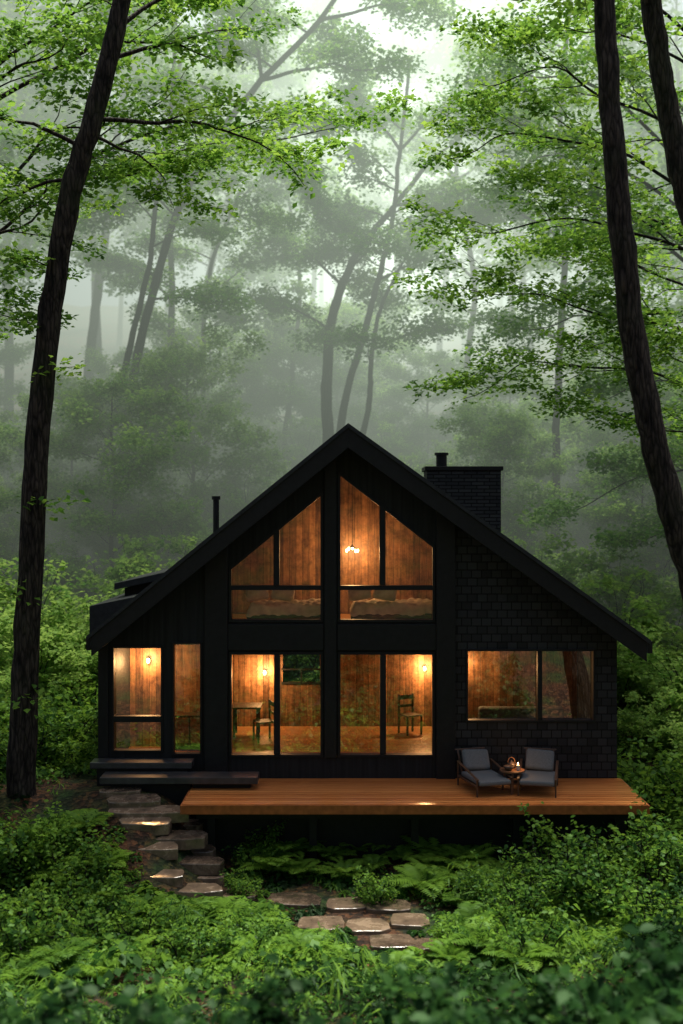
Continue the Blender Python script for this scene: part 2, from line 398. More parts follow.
def stems(seed,d,stemlist,base,label,leaf=.14,per=22,spr=.55,limbs=(),mat=None,tb=.5,step=3,sprout=(7,5,3)):
    t=Tree(seed,leaf=leaf,per=per,spr=spr,flat=.16,nj=.5,wd=1.3,sprout=sprout)
    for (st,r0,r1) in stemlist:
        c=[base-[0,0,.3]]+[P(x,y,d) for x,y in st]
        pts,_=t.trunk(c,np.linspace(r0,r1,len(c)),46)
        for i0 in range(24,46,step):
            q=pts[i0]; a=t.r.uniform(0,6.28); L=t.r.uniform(1.8,4)
            t.limb(q,q+np.array([math.cos(a)*L,math.sin(a)*L*.7,L*t.r.uniform(.0,.5)]),r1*.6)
    for (sx,sy),(ex,ey),r in limbs: t.limb(P(sx,sy,d),P(ex,ey,d+t.r.uniform(-2,2)),r,curve=.1)
    t.build("tree",base,M_BARKG,mat or M_LEAFB,label,tbase=tb)
stems(21,41,[([(122,470),(130,400),(143,330),(162,260),(180,205),(215,140),(262,80),(320,20),(370,-60)],.2,.08),
             ([(104,470),(118,400),(134,330),(150,260),(156,200),(170,120),(176,20)],.15,.06)],on(-8.9,19),
      "misty tree with leaning twin trunks and spreading limbs",leaf=.16,per=26,limbs=[((215,140),(335,130),.08),((262,80),(390,70),.08),((180,205),(290,230),.06),((156,200),(60,230),.06),((262,80),(240,-30),.08),((320,20),(440,10),.08),((150,300),(240,310),.05),((215,140),(310,190),.06)],tb=.6,step=3)
stems(22,43,[([(330,470),(326,400),(330,330),(342,285),(362,245),(395,205),(430,160)],.27,.08),
             ([(336,470),(345,400),(362,340),(378,280),(392,220),(400,150),(410,60)],.18,.06),
             ([(352,470),(368,410),(372,350),(384,300),(410,250)],.15,.05)],on(-.3,21),
      "misty forked tree rising behind the cabin roof",leaf=.17,per=26,limbs=[((362,245),(300,190),.08),((395,205),(470,215),.08),((378,280),(440,260),.06),((342,285),(280,240),.07),((400,150),(350,90),.07),((400,150),(460,100),.07),((330,330),(260,300),.06),((372,350),(450,330),.05)],tb=.6,step=4)
stems(23,40,[([(556,500),(556,430),(560,340),(565,240),(560,120),(570,0),(575,-120)],.17,.07)],on(7.7,18),
      "slim misty tree beyond the chimney",leaf=.16,per=26,limbs=[((560,340),(480,320),.07),((565,240),(470,200),.08),((562,300),(640,260),.08),((560,120),(480,80),.08)],tb=.62)
stems(24,46,[([(166,480),(168,400),(172,300),(170,200),(180,60)],.2,.09),([(205,470),(203,380),(208,280),(240,190)],.15,.06)],on(-6.9,24),
      "slender misty tree with twin grey trunks",leaf=.18,per=24,limbs=[((170,200),(230,170),.08),((172,300),(120,260),.06),((230,210),(290,160),.06),((172,300),(240,280),.06)],tb=.6,step=4)
stems(25,50,[([(470,470),(466,380),(474,280),(456,180),(470,60)],.2,.08),([(300,470),(292,380),(300,280),(285,180)],.16,.06)],on(5.6,28),
      "slim grey tree fading in pale mist",leaf=.2,per=24,limbs=[((474,280),(420,230),.07),((456,180),(520,150),.07),((456,180),(400,120),.07)],tb=.62,step=4)

t=Tree(13,**NEAR)
d=17
b=on(6.3,-5.0)
ctrl=[b-[0,0,.2],P(722,800,d),P(704,700,d),P(694,590,d),P(668,500,d),P(646,410,d),P(628,300,d),P(616,180,d),P(606,60,d),P(602,-60,d),P(600,-200,d)]
pts,_=t.trunk(ctrl,[.27,.25,.235,.225,.215,.205,.195,.18,.165,.15,.1],60)
for i0,(ex,ey,dd),r in [(50,(520,-10,18),.045),(54,(560,-60,19),.045)]:
    t.limb(pts[i0],P(ex,ey,dd),r)
t.build("tree",b,M_BARK,M_LEAF,"tall dark curved trunk rising past the roof",tbase=.6)
t=Tree(14,**NEAR)
b=on(8.6,-3.2); d=18.8
ctrl=[b-[0,0,.2],P(812,600,d),P(762,430,d),P(712,280,d),P(684,190,d),P(664,90,d),P(650,0,d),P(640,-100,d),P(632,-220,d)]
pts,_=t.trunk(ctrl,[.28,.25,.22,.21,.195,.185,.175,.15,.1],60)
for i0,(ex,ey,dd),r in [(49,(720,30,18),.045),(51,(600,-20,20),.045)]:
    t.limb(pts[i0],P(ex,ey,dd),r)
t.build("tree",b,M_BARK,M_LEAF,"tall dark leaning trunk near the deck corner",tbase=.6)

t=Tree(15,**NEAR)
b=on(10.6,4)
pts,_=t.trunk([b,b+[-.2,0,4],b+[.1,0,8],b+[-.3,-.3,12],b+[-.5,-.3,17],b+[-.6,-.2,22]],[.26,.24,.2,.17,.12,.05],50)
for i0,(ex,ey,dd),r in [(30,(450,150,26),.06),(27,(470,235,27),.06),(22,(460,310,26),.05),(20,(460,395,27),.05),(32,(470,80,26),.06),(25,(570,200,24),.05),(21,(600,300,25),.05),(16,(580,420,27),.04),(35,(560,30,25),.06),(24,(540,260,29),.05),(37,(490,-30,26),.06),(18,(640,360,24),.04)]:
    t.limb(pts[i0],P(ex,ey,dd),r)
t.build("tree",b,M_BARKG,M_LEAF,"broadleaf tree with bright green layered sprays over the roof",tbase=.72)
t=Tree(16,leaf=.15,per=26,spr=.48,flat=.12,nj=.5,wd=1.15)
b=on(12.6,11)
pts,_=t.trunk([b,b+[-.2,0,4],b+[.1,0,8],b+[-.6,-.3,12],b+[-.8,-.3,17],b+[-.6,-.2,23]],[.26,.24,.2,.17,.12,.05],50)
for i0,(ex,ey,dd),r in [(30,(500,130,34),.08),(27,(520,200,35),.08),(22,(510,330,34),.07),(33,(490,60,34),.08),(25,(610,200,32),.07),(20,(600,400,33),.06),(36,(600,60,33),.08),(17,(640,480,33),.06),(15,(560,520,34),.05),(13,(620,560,33),.05)]:
    t.limb(pts[i0],P(ex,ey,dd),r)
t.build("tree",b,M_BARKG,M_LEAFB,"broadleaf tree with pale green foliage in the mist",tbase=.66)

# ------------------------------------------------------------------ forest trees (shared meshes)
protos=[]
for k in range(4):
    t=Tree(40+k,leaf=.25,per=24,spr=.78,flat=.32,sprout=(6,5,2),twig=1.2,nj=.65,wd=1.4)
    H=t.r.uniform(20,25); lx=t.r.uniform(-2.5,2.5)*1.5
    c=[(0,0,-.5),(lx*.15,0,H*.2),(lx*.45,.3,H*.42),(lx*.8,-.2,H*.62),(lx*1.2,.2,H*.82),(lx*1.3,0,H)]
    pts,_=t.trunk(c,[.24,.21,.18,.15,.1,.04],44)
    for i0 in range(14,44):
        if t.r.uniform()<.3: continue
        u=i0/43; L=t.r.uniform(2.5,5.5)*(1.25-u*.6)*(1 if u>.4 else .7); a=t.r.uniform(0,6.28)
        t.limb(pts[i0],pts[i0]+np.array([math.cos(a)*L,math.sin(a)*L,L*t.r.uniform(.15,.8)]),.07*(1.2-u),curve=.1,start=.4)
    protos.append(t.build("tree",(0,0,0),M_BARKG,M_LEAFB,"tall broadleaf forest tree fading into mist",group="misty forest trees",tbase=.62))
pl=[(-16,21),(-12,30),(-20,27),(-8,38),(-14,37),(-3.6,45),(-24,38),(-8,51),(-1,56),(6.5,50),(13,33),(18,24),(19,34),(12,42),(15,50),(22,44),(2,64),(-13,56),(-22,58),(20,60),(-30,48),(30,52),(10,66),(-6,70),(-18,72),(25,72),(-33,68),(36,68),(16,84),(5,78),(-1,88),(-12,90),(-27,86),(28,88),(21,20),(-21,15),(9.5,39),(-17,33),(3,48),(-4,60),(0,76),(8,92),(-8,80)]
first=[True]*4
for j,(x,y) in enumerate(pl):
    x+=rng.uniform(-1,1); y+=rng.uniform(-1,1); k=j%4
    p=on(x,y); rz=rng.uniform(0,6.28); s=rng.uniform(.85,1.15)
    if first[k]:
        r0=protos[k]; r0.location=tuple(p); r0.rotation_euler=(0,0,rz); r0.scale=(s,)*3; first[k]=False
    else: copything(protos[k],p,rz,s)
for x,y in [(-9,-30),(-3,-34),(3,-31),(9,-33),(15,-29),(-15,-28),(0,-42),(8,-44),(-8,-43)]:
    copything(protos[int(rng.integers(4))],on(x,y),rng.uniform(0,6.28),.8)
und=[]
for k in range(3):
    t=Tree(50+k,leaf=.17,per=24,spr=.5,flat=.18,sprout=(6,4,3),twig=.8,nj=.55,wd=1.3)
    H=t.r.uniform(7.5,9.5); lx=t.r.uniform(-1.2,1.2)
    pts,_=t.trunk([(0,0,-.4),(lx*.2,.1,H*.25),(lx*.7,-.1,H*.55),(lx,.1,H*.8),(lx*1.2,0,H)],[.11,.1,.08,.05,.02],34,8)
    for i0 in range(7,34,1):
        u=i0/33; L=t.r.uniform(1.3,2.8)*(.75+1.1*math.sin(math.pi*min(1,u*1.05))**1)*.75+.3; a=i0*2.4+t.r.uniform(-.4,.4)
        t.limb(pts[i0],pts[i0]+np.array([math.cos(a)*L,math.sin(a)*L,L*t.r.uniform(.1,.8)]),.04*(1.2-u),curve=.1,start=.25)
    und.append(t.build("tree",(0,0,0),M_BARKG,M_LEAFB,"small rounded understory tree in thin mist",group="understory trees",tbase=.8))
ul=[(-11.5,11),(-13,16),(-10.5,22),(-3,30),(6.8,22),(9.8,15),(11,20),(14,16),(4.5,30),(-15,22),(-6,27),(12.5,24),(8,27),(-11,29),(16,27),(-17,14),(17,19),(1,36),(-19,32),(13.5,12),(-8.5,17),(0,31),(-5.4,20),(5.5,17)]
u_=[False]*3
for j,(x,y) in enumerate(ul):
    k=j%3; p=on(x+rng.uniform(-.6,.6),y+rng.uniform(-.6,.6)); rz=rng.uniform(0,6.28); s=rng.uniform(.55,.9)*(.7 if y<12 else 1)
    if not u_[k]: r0=und[k]; r0.location=tuple(p); r0.scale=(s,)*3; u_[k]=True
    else: copything(und[k],p,rz,s)

# ------------------------------------------------------------------ shrubs
def shrub(seed,h,w,leaf,per,nst,mat,label,group,tb=.5,tpl=T_QUAD,spr=.3):
    t=Tree(seed,leaf=leaf,per=per,spr=spr,sprout=(5,4,2),twig=.5,nj=.55,wd=1.15,flat=.1)
    for k in range(nst):
        a=t.r.uniform(0,6.28); rr=w*math.sqrt(t.r.uniform(.05,1)); hh=h*t.r.uniform(.5,1)*(1-.35*(rr/w)**2)
        t.limb(np.array([math.cos(a)*.12,math.sin(a)*.12,-.1]),np.array([math.cos(a)*rr,math.sin(a)*rr,hh]),.03,0 if hh>.9 else 1,curve=.05,start=.2)
    return t.build("shrub",(0,0,0),M_BARKG,mat,label,"shrub",group,tb,tpl)
SB=[shrub(60+k,3.4,1.9,.16,18,14,M_LEAFB,"tall leafy understory shrub in thin mist","understory shrubs",.9) for k in range(3)]
posB=[]
for yy in np.arange(9.6,34,2.6):
    half=6+ (yy+22)*.34
    for xx in np.arange(-half,half,2.7):
        posB.append((xx+rng.uniform(-1,1),yy+rng.uniform(-.6,1)))
posB+=[(-8.3,4.2),(-9.6,1.8),(-7.6,6.2),(-8.8,6.8),(7.6,5),(8.4,2.5),(7.4,7.5),(9.2,6),(-10.5,4.5),(-7.3,8.2),(10.2,2),(8.6,.4),(-11,8),(9,9),(-9.4,9),(-1.2,9.6)]
used=[False]*3
for j,(x,y) in enumerate(posB):
    k=j%3; p=on(x,y); s=rng.uniform(.65,1.25)*(1.0 if y>8 else .75)
    if not used[k]: r0=SB[k]; r0.location=tuple(p); r0.scale=(s,)*3; used[k]=True
    else: copything(SB[k],p,rng.uniform(0,6.28),s)
SF=[shrub(70+k,1.0,.8,.1,16,10,M_HERB,"low leafy green shrub on the forest floor","low shrubs around the cabin",.75,T_OVAL,.17) for k in range(3)]
SW=[shrub(76+k,1.9,.7,.12,5,9,M_HERB,"wispy tall stemmed plant below the deck","wispy plants below the deck",.6,T_OVAL,.16) for k in range(2)]
SN=[shrub(80+k,1.5,1.0,.14,12,13,M_DARKLEAF,"dark glossy broad leaved bush","dark bushes by the path",.5,T_OVAL,.2) for k in range(2)]
def scatter(protos,lst):
    u=[False]*len(protos)
    for j,(x,y,s) in enumerate(lst):
        k=j%len(protos); p=on(x,y)
        if not u[k]: r0=protos[k]; r0.location=tuple(p); r0.scale=(s,)*3; u[k]=True
        else: copything(protos[k],p,rng.uniform(0,6.28),s)
def gp(px,py,s): p=hit(px,py); return (p[0],p[1],s)
scatter(SF,[gp(560,882,1.0),gp(600,895,1.0),gp(640,885,1.1),gp(670,895,1.2),gp(540,905,.8),gp(620,920,.9),(6.4,-2.9,1.0),(6.7,-1.2,1.2),(6.5,.6,1.3),(7.2,.2,1.4),(6.8,2,1.4),
   gp(245,868,.5),gp(265,862,.6),gp(40,850,.9),gp(70,875,.8),gp(10,880,1.0),gp(60,920,.8),gp(100,940,.8),gp(20,960,.9),gp(190,965,.7),gp(660,950,1),gp(90,900,.8),gp(140,945,.7),gp(250,955,.6),
   (-6.6,1,1.2),(-7.4,.2,1.2),(-6.3,2.6,1.3),(-7.6,2.5,1.3),(-8.4,-.6,1),(-7.2,-1.5,.9),(-5.9,4.5,1.4),(-7,4,1.5),(3.9,-3.3,.7),(2.4,-3.4,.6),(-5.9,.9,.8),(-8,-2.2,1),(4.9,-3.3,.8),(6.9,-3.4,1.2),(-1.7,-2.9,.45),(.6,-3.3,.5),(1.9,-5,.6),(2.8,-5.8,.8)])
scatter(SW,[(3.6,-3.4,.75),(4.3,-3.9,.8),(5.2,-3.6,.85),(5.8,-4.1,.9),(2.9,-4.2,.6),(4.8,-5,.7),(-5.6,-3.4,.6),(-6.4,-3,.7),(6.3,-3.6,.9)])
scatter(SN,[(2.4,-12.2,1.0),(3.4,-12.2,1.1),(1.5,-12.9,.8),(4.3,-12,1.1),(3.4,-10.9,.7),(4.8,-10.3,.9),(-4.2,-11.4,.75),(-1.8,-13.2,.9),(-3.2,-12.9,1.0),(-.2,-13.3,.85),(2.2,-13.5,1.0),(3.8,-13.2,1.2),(-2.6,-12,.65),(.6,-12.4,.6),(4.6,-6.5,.7),(5.3,-4.5,.6),(.9,-13.6,.95),(-1,-13.8,.95)])

# ------------------------------------------------------------------ flagstones
stones=[(120,792,44,.2),(168,793,46,.2),(134,802,54,.2),(186,803,44,.2),(150,813,80,.19),(146,825,52,.19),(190,826,30,.17),(168,838,80,.2),(158,851,44,.18),(198,852,34,.18),(188,864,76,.2),(166,877,38,.18),(208,878,34,.18),(192,891,66,.21),(240,897,34,.2),(294,903,56,.28),(346,906,42,.26),(388,908,46,.26),(322,927,48,.27),(368,929,42,.27),(410,924,42,.26),(392,945,50,.26),(430,947,32,.22)]
SPOS=[]
for j,(px,py,w,ry) in enumerate(stones):
    p=hit(px,py); r=w/2*(p[1]+22)/F*.94; SPOS.append((p[0],p[1],r))
    base=[(-1,-.8),(-.6,-1),(.5,-1.02),(1,-.75),(1.04,.2),(.8,1),(-.2,1.03),(-.95,.85),(-1.05,0)]
    rt=rng.uniform(-.1,.1); ca=[]
    for a,b_ in base:
        qx=(a+rng.uniform(-.1,.1))*r; qy=(b_+rng.uniform(-.12,.12))*ry
        ca.append((p[0]+qx*math.cos(rt)-qy*math.sin(rt),p[1]+qx*math.sin(rt)+qy*math.cos(rt)))
    n=len(ca); z=float(gz(p[0],p[1]))+.06
    sy_=float(gz(p[0],p[1]+.2)-gz(p[0],p[1]-.2))/.4
    ty=sy_*.35
    zz=[z+(y-p[1])*ty for x,y in ca]
    v=[(x,y,q-.2) for (x,y),q in zip(ca,zz)]+[(x,y,q) for (x,y),q in zip(ca,zz)]
    f=[tuple(range(n-1,-1,-1)),tuple(range(n,2*n))]+[(i,(i+1)%n,(i+1)%n+n,i+n) for i in range(n)]
    o=mk("flagstone",v,f,M_STONE,bevel=.014)
    tag(o,"irregular wet brown flagstone set in the mossy path","stone","flagstones of the garden path")

# ------------------------------------------------------------------ undergrowth
def onpath(x,y,k=1.0):
    m=np.zeros(len(x),bool)
    for sx,sy,r in SPOS: m|=((x-sx)/(r+.13))**2+((y-sy)/(.42))**2<k
    return m
def clumps(n,xr,yr,leaf,hmax,seed,name,mat,tb=.5,per=30,thr=-.7,wd=1.0):
    r=np.random.default_rng(seed)
    x=r.uniform(*xr,n);y=r.uniform(*yr,n)
    d=y+22
    k=(np.abs(x)<d*.33+1.0)
    k&=~onpath(x,y)
    k&=~((x>-3.0)&(x<5.7)&(y>-1.9)&(y<9)); k&=~((x>-5.1)&(x<=-1.5)&(y>-1.1)&(y<9))
    k&=wav(x,y,1.1,3+seed)>thr
    litter=((x+5.1)**2/1.3+(y+1.1)**2<1.9)
    k&=~(litter&(r.uniform(0,1,n)<.93))
    x=x[k];y=y[k];n=len(x); h=hmax*(.3+.7*r.uniform(0,1,n)**1.5)*(.9+.75*wav(x,y,.9))
    near=smooth(.3,1.5,np.min([np.hypot(x-a,y-b) for a,b,_ in SPOS],axis=0)); h*=.2+.8*near; h=np.maximum(h,.04)
    N=n*per
    X=np.repeat(x,per);Y=np.repeat(y,per);H=np.repeat(h,per)
    a=r.uniform(0,6.28,N); rad=np.sqrt(r.uniform(0,1,N))*(.1+H*.6); hz=H*(1-.6*(rad/(.1+H*.6))**2)*r.uniform(.5,1.05,N)
    cx=X+rad*np.cos(a); cy=Y+rad*np.sin(a); cz=gz(cx,cy)+np.maximum(hz,.02)
    C=np.stack([cx,cy,cz],1); Nn=np.stack([np.cos(a)*.45+r.normal(0,.3,N),np.sin(a)*.45+r.normal(0,.3,N),np.ones(N)],1)
    A=np.stack([np.cos(a),np.sin(a),-.25*np.ones(N)],1)+r.normal(0,.3,(N,3))
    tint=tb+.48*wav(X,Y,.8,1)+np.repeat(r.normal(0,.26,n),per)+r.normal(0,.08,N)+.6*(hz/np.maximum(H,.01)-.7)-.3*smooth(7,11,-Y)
    S=leaf*r.uniform(.6,1.4,N)*np.repeat(r.uniform(.5,1.7,n),per)
    kk=~onpath(cx,cy,.62); C,Nn,S,tint,A=C[kk],Nn[kk],S[kk],tint[kk],A[kk]
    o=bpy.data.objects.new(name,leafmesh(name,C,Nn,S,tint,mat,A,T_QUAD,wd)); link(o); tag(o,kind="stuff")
    tag(o,"dense low green leafy ground cover","plants")
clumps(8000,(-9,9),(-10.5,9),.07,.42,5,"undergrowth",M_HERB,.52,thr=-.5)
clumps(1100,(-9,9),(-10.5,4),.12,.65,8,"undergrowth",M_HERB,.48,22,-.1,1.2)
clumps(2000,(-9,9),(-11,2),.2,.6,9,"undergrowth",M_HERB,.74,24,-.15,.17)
clumps(1500,(-6,6),(-14,-9.5),.1,.45,6,"undergrowth",M_DARKLEAF,.85)

# ------------------------------------------------------------------ ferns
def fern(seed):
    r=np.random.default_rng(seed); C=[];Nn=[];A=[];S=[];Wd=[];T=[]
    for f in range(12):
        a=f/12*6.28+r.uniform(-.2,.2); L=r.uniform(.55,.85); el=r.uniform(.8,1.25)
        m=22; pr=None; tf=r.normal(.85,.12)
        for j in range(m):
            u=j/(m-1); rr=L*(u*.85*math.cos(el)+.25*u*u); zz=L*(math.sin(el)*u-.6*u*u)
            p=np.array([math.cos(a)*rr,math.sin(a)*rr,zz+.02])
            if pr is not None:
                tg=nrm((p-pr)[None])[0]; side=np.array([-math.sin(a),math.cos(a),0]); up=np.cross(tg,side); up=up if up[2]>0 else -up
                C.append(p);Nn.append(up);A.append(tg);S.append(np.linalg.norm(p-pr)*1.2);Wd.append(.3);T.append(tf-.2)
                ln=.19*math.sin(math.pi*min(1,.12+u*.9))**.8*L/.7
                for sd in (-1,1):
                    dr=side*sd+tg*.35-np.array([0,0,.15]); dr/=np.linalg.norm(dr)
                    C.append(p+dr*ln*.5);Nn.append(up+r.normal(0,.08,3));A.append(dr);S.append(ln);Wd.append(.036/ln*1.6 if ln>.03 else 1);T.append(tf+r.normal(0,.05))
            pr=p
    me=leafmesh("fronds",C,Nn,S,T,M_HERB,np.array(A),T_QUAD,np.array(Wd))
    e=empty("fern",(0,0,0),"arching green fern growing beside the deck","fern","ferns around the deck")
    o=bpy.data.objects.new("fronds",me); COL.objects.link(o); o.parent=e
    return e
FR=[fern(90+k) for k in range(3)]
fl=[(245,852),(262,846),(285,860),(305,850),(330,862),(355,855),(375,870),(400,862),(345,880),(300,878),(270,874),(430,880),(450,872),(470,892),(495,880),(515,896),(460,909),(490,912),(425,892),(535,874),(555,894),(590,904),(600,869),(640,889),(665,874),(520,924),(560,934),(100,874),(80,894),(105,905),(60,884),(120,930),(220,935),(85,834),(70,829),(150,915),(500,950),(630,934),(30,914),(385,850),(430,862),(470,868),(250,930),(470,935),(500,935),(540,950),(590,930),(20,850),(45,840),(180,940),(90,950),(40,940),(610,950),(655,905),(260,960),(200,920),(340,970),(400,975),(450,965),(130,960),(300,960),(60,970),(550,915),(580,955),(280,945),(480,955),(520,970),(20,985),(100,980)]
scatter(FR,[gp(a,b,float(rng.uniform(.7,1.4))) for a,b in fl])

# ------------------------------------------------------------------ CABIN
cabin=empty("cabin",(0.3,0,-.1),"black gabled timber cabin with glowing windows and wood deck","house")
def px(v): return (v-341.5)/50
def pz(v): return (778-v)/50
RX,RZ=.13,7.01; SL,SR=.813,.717
def roof(x): return RZ-(RX-x)*SL if x<RX else RZ-(x-RX)*SR
def strip(G,a,b,z0a,z0b,top=None,y0=0,y1=.18):
    xa,xb=px(a),px(b)
    if top is None:
        poly=[(xa,z0a),(xb,z0b)]
        poly+=[(xb,roof(xb)-.15)]
        if xa<RX<xb: poly+=[(RX,RZ-.15)]
        poly+=[(xa,roof(xa)-.15)]
    else: poly=[(xa,z0a),(xb,z0b),(xb,top),(xa,top)]
    G.prism(poly,y0,y1)
Z0=-.1
G=Geo()
strip(G,100,112,Z0,Z0); strip(G,112,163,Z0,Z0,pz(752)); strip(G,112,163,pz(646),pz(646))
strip(G,163,172,Z0,Z0); strip(G,172,202,Z0,Z0,pz(755)); strip(G,172,202,pz(642),pz(642)); strip(G,202,229,Z0,Z0)
strip(G,229,323,Z0,Z0,pz(757)); strip(G,229,323,pz(652),pz(652),pz(622)); strip(G,229,323,pz(568),pz(491))
strip(G,323,338,Z0,Z0)
strip(G,338,435,Z0,Z0,pz(757)); strip(G,338,435,pz(652),pz(652),pz(622)); strip(G,338,435,pz(471),pz(546))
strip(G,435,455,Z0,Z0)
G.mk("wall",M_SID,cabin)
G=Geo()
strip(G,455,466,Z0,Z0); strip(G,466,595,Z0,Z0,pz(722)); strip(G,466,595,pz(649),pz(649)); strip(G,595,617,Z0,Z0)
G.mk("wall",M_SHI,cabin)["label"]="black shingled wing wall"
G=Geo(); G.box(px(100),px(100)+.15,.18,8,-.1,3.0-.25); G.mk("wall",M_SID,cabin)
G=Geo(); G.box(px(617)-.15,px(617),.18,8,-.1,3.0-.05); G.mk("wall",M_SHI,cabin)
G=Geo(); G.prism([(px(100),-.1),(-1.75,-.1),(-1.75,roof(-1.75)-.15),(px(100),roof(px(100))-.15)],8,8.15)
G.prism([(-1.75,-.1),(-.4,-.1),(-.4,.3),(-1.75,.3)],8,8.15); G.prism([(-1.75,2.4),(-.4,2.4),(-.4,roof(-.4)-.15),(-1.75,roof(-1.75)-.15)],8,8.15)
G.prism([(-.4,-.1),(px(617),-.1),(px(617),roof(px(617))-.15),(RX,RZ-.15),(-.4,roof(-.4)-.15)],8,8.15)
G.mk("wall",M_SID,cabin)
G=Geo(); G.box(px(100)+.05,px(617)-.05,-.02,7.95,-1.8,-.1); G.mk("foundation",M_TRIM,cabin)
for a,b in [(205,228),(436,455)]:
    G=Geo(); xa,xb=px(a),px(b); G.prism([(xa,-.1),(xb,-.1),(xb,roof(xb)-.3),(xa,roof(xa)-.3)],-.09,-.002); G.mk("corner_post",M_TRIM,cabin,bevel=.008)
G=Geo(); G.prism([(px(324.5),0.42),(px(336.5),.42),(px(336.5),roof(px(336))-.3),(px(324.5),roof(px(324))-.3)],-.07,-.002); G.mk("centre_post",M_TRIM,cabin,bevel=.006)
G=Geo(); G.box(px(228)+.003,px(324)-.01,-.06,-.002,pz(650),pz(624)); G.box(px(337)+.01,px(436)-.003,-.06,-.002,pz(650),pz(624)); G.mk("beam",M_TRIM,cabin,bevel=.006)
G=Geo(); G.box(px(100)-.03,px(112)-.07,-.04,.1,-.1,2.7); G.mk("corner_post",M_TRIM,cabin)
def chevmesh(G,t0,t1,y0,y1,xl=-4.89,xr=5.96):
    G.prism([(xl,roof(xl)-t1),(RX,RZ-t1),(RX,RZ-t0),(xl,roof(xl)-t0)],y0,y1)
    G.prism([(RX+.001,RZ-t1),(xr,roof(xr)-t1),(xr,roof(xr)-t0),(RX+.001,RZ-t0)],y0,y1)
G=Geo(); chevmesh(G,.0,.26,-.6,8.5); rf=G.mk("roof",M_ROOF,cabin)
G=Geo(); chevmesh(G,.05,.44,-.64,-.602,-4.86,5.93); G.mk("rake_board",M_TRIM,rf)
G=Geo(); chevmesh(G,-.035,.05,-.68,-.645,-4.93,6.0); G.mk("drip_edge",M_ROOF,rf)
G=Geo(); G.box(-4.97,-4.893,-.6,8.5,roof(-4.89)-.3,roof(-4.89)-.03); G.mk("gutter",M_TRIM,rf)
G=Geo(); G.box(5.963,6.05,-.6,8.5,roof(5.96)-.26,roof(5.96)-.03); G.mk("gutter",M_TRIM,rf)
# narrow side wing with stepped low roofs
G=Geo(); G.box(-5.1,-4.85,1.2,7,-.6,2.7); G.mk("wall",M_SID,cabin)
G=Geo(); G.prism([(-5.27,2.68),(-4.3,2.8),(-4.3,3.55),(-5.27,3.35)],1.0,7.3); G.mk("roof",M_ROOF,cabin)
G=Geo(); G.prism([(-4.85,3.4),(-3.4,3.4),(-3.4,3.95),(-4.85,3.62)],2.6,5.6); G.mk("dormer",M_SID,cabin)
G=Geo(); G.prism([(-5.02,3.6),(-3.3,3.98),(-3.3,4.12),(-5.02,3.74)],2.3,5.9); G.mk("roof",M_ROOF,cabin)
# chimney
G=Geo(); G.box(2.02,3.77,4,5,3,6.3); ch=G.mk("chimney",M_BRICK,rf)
G=Geo(); G.box(1.97,3.82,3.95,5.05,6.3,6.4); G.mk("chimney_cap",M_TRIM,ch,bevel=.01)
G=Geo(); G.cyl((2.4,4.4,6.4),(2.4,4.4,6.68),.13,n=18); G.cyl((2.4,4.4,6.68),(2.4,4.4,6.74),.17,n=18); G.mk("flue",M_TRIM,ch)
G=Geo(); G.cyl((-2.85,3,4),(-2.85,3,5.6),.07,n=14); G.cyl((-2.85,3,5.6),(-2.85,3,5.68),.1,n=14); G.mk("stove_pipe",M_TRIM,rf)
def window(poly,bars,fw=.06,gm=None):
    gl=mk("window",[(x,.1,z) for x,z in poly],[tuple(range(len(poly)))],gm or M_GLASS,cabin,fix=False)
    G=Geo(); n=len(poly)
    inner=[]
    for i in range(n):
        p0=np.array(poly[i-1]);p1=np.array(poly[i]);p2=np.array(poly[(i+1)%n])
        e1=(p1-p0)/np.linalg.norm(p1-p0);e2=(p2-p1)/np.linalg.norm(p2-p1)
        n1=np.array([-e1[1],e1[0]]);n2=np.array([-e2[1],e2[0]])
        b=n1+n2; b/=np.linalg.norm(b); inner.append(p1+b*fw/max(.3,b@n1))
    for i in range(n):
        j=(i+1)%n; G.prism([poly[i],poly[j],tuple(inner[j]),tuple(inner[i])],-.035,.14)
    for x0,z0,x1,z1 in bars: G.box(x0,x1,-.03,.135,z0,z1)
    G.mk("frame",M_TRIM,gl)
def rect(a,b,t,bt): return [(px(a),pz(bt)),(px(b),pz(bt)),(px(b),pz(t)),(px(a),pz(t))]
window(rect(112,163,646,752),[(px(112)+.04,pz(722),px(163)-.04,pz(716))],.04)
window(rect(172,202,642,755),[],.035)
window(rect(229,323,652,757),[(px(274),pz(757)+.06,px(280),pz(652)-.06)],.05)
window(rect(338,435,652,757),[(px(380),pz(757)+.06,px(386),pz(652)-.06)],.05)
window(rect(466,595,649,722),[(px(537.5),pz(722)+.05,px(542),pz(649)-.05)],.04)
lz=lambda v:pz(568-(v-229)/94*77)
rz_=lambda v:pz(471+(v-338)/97*75)
window([(px(229),pz(622)),(px(323),pz(622)),(px(323),lz(323)),(px(229),lz(229))],[(px(229)+.05,pz(590),px(323)-.05,pz(585.5)),(px(273.5),pz(585)+.0,px(279.5),lz(276)-.02)],.05,M_GLASSU)
window([(px(338),pz(622)),(px(435),pz(622)),(px(435),rz_(435)),(px(338),rz_(338))],[(px(338)+.05,pz(590),px(435)-.05,pz(585.5)),(px(379.5),pz(585),px(385.5),rz_(382)-.0)],.05,M_GLASSU)
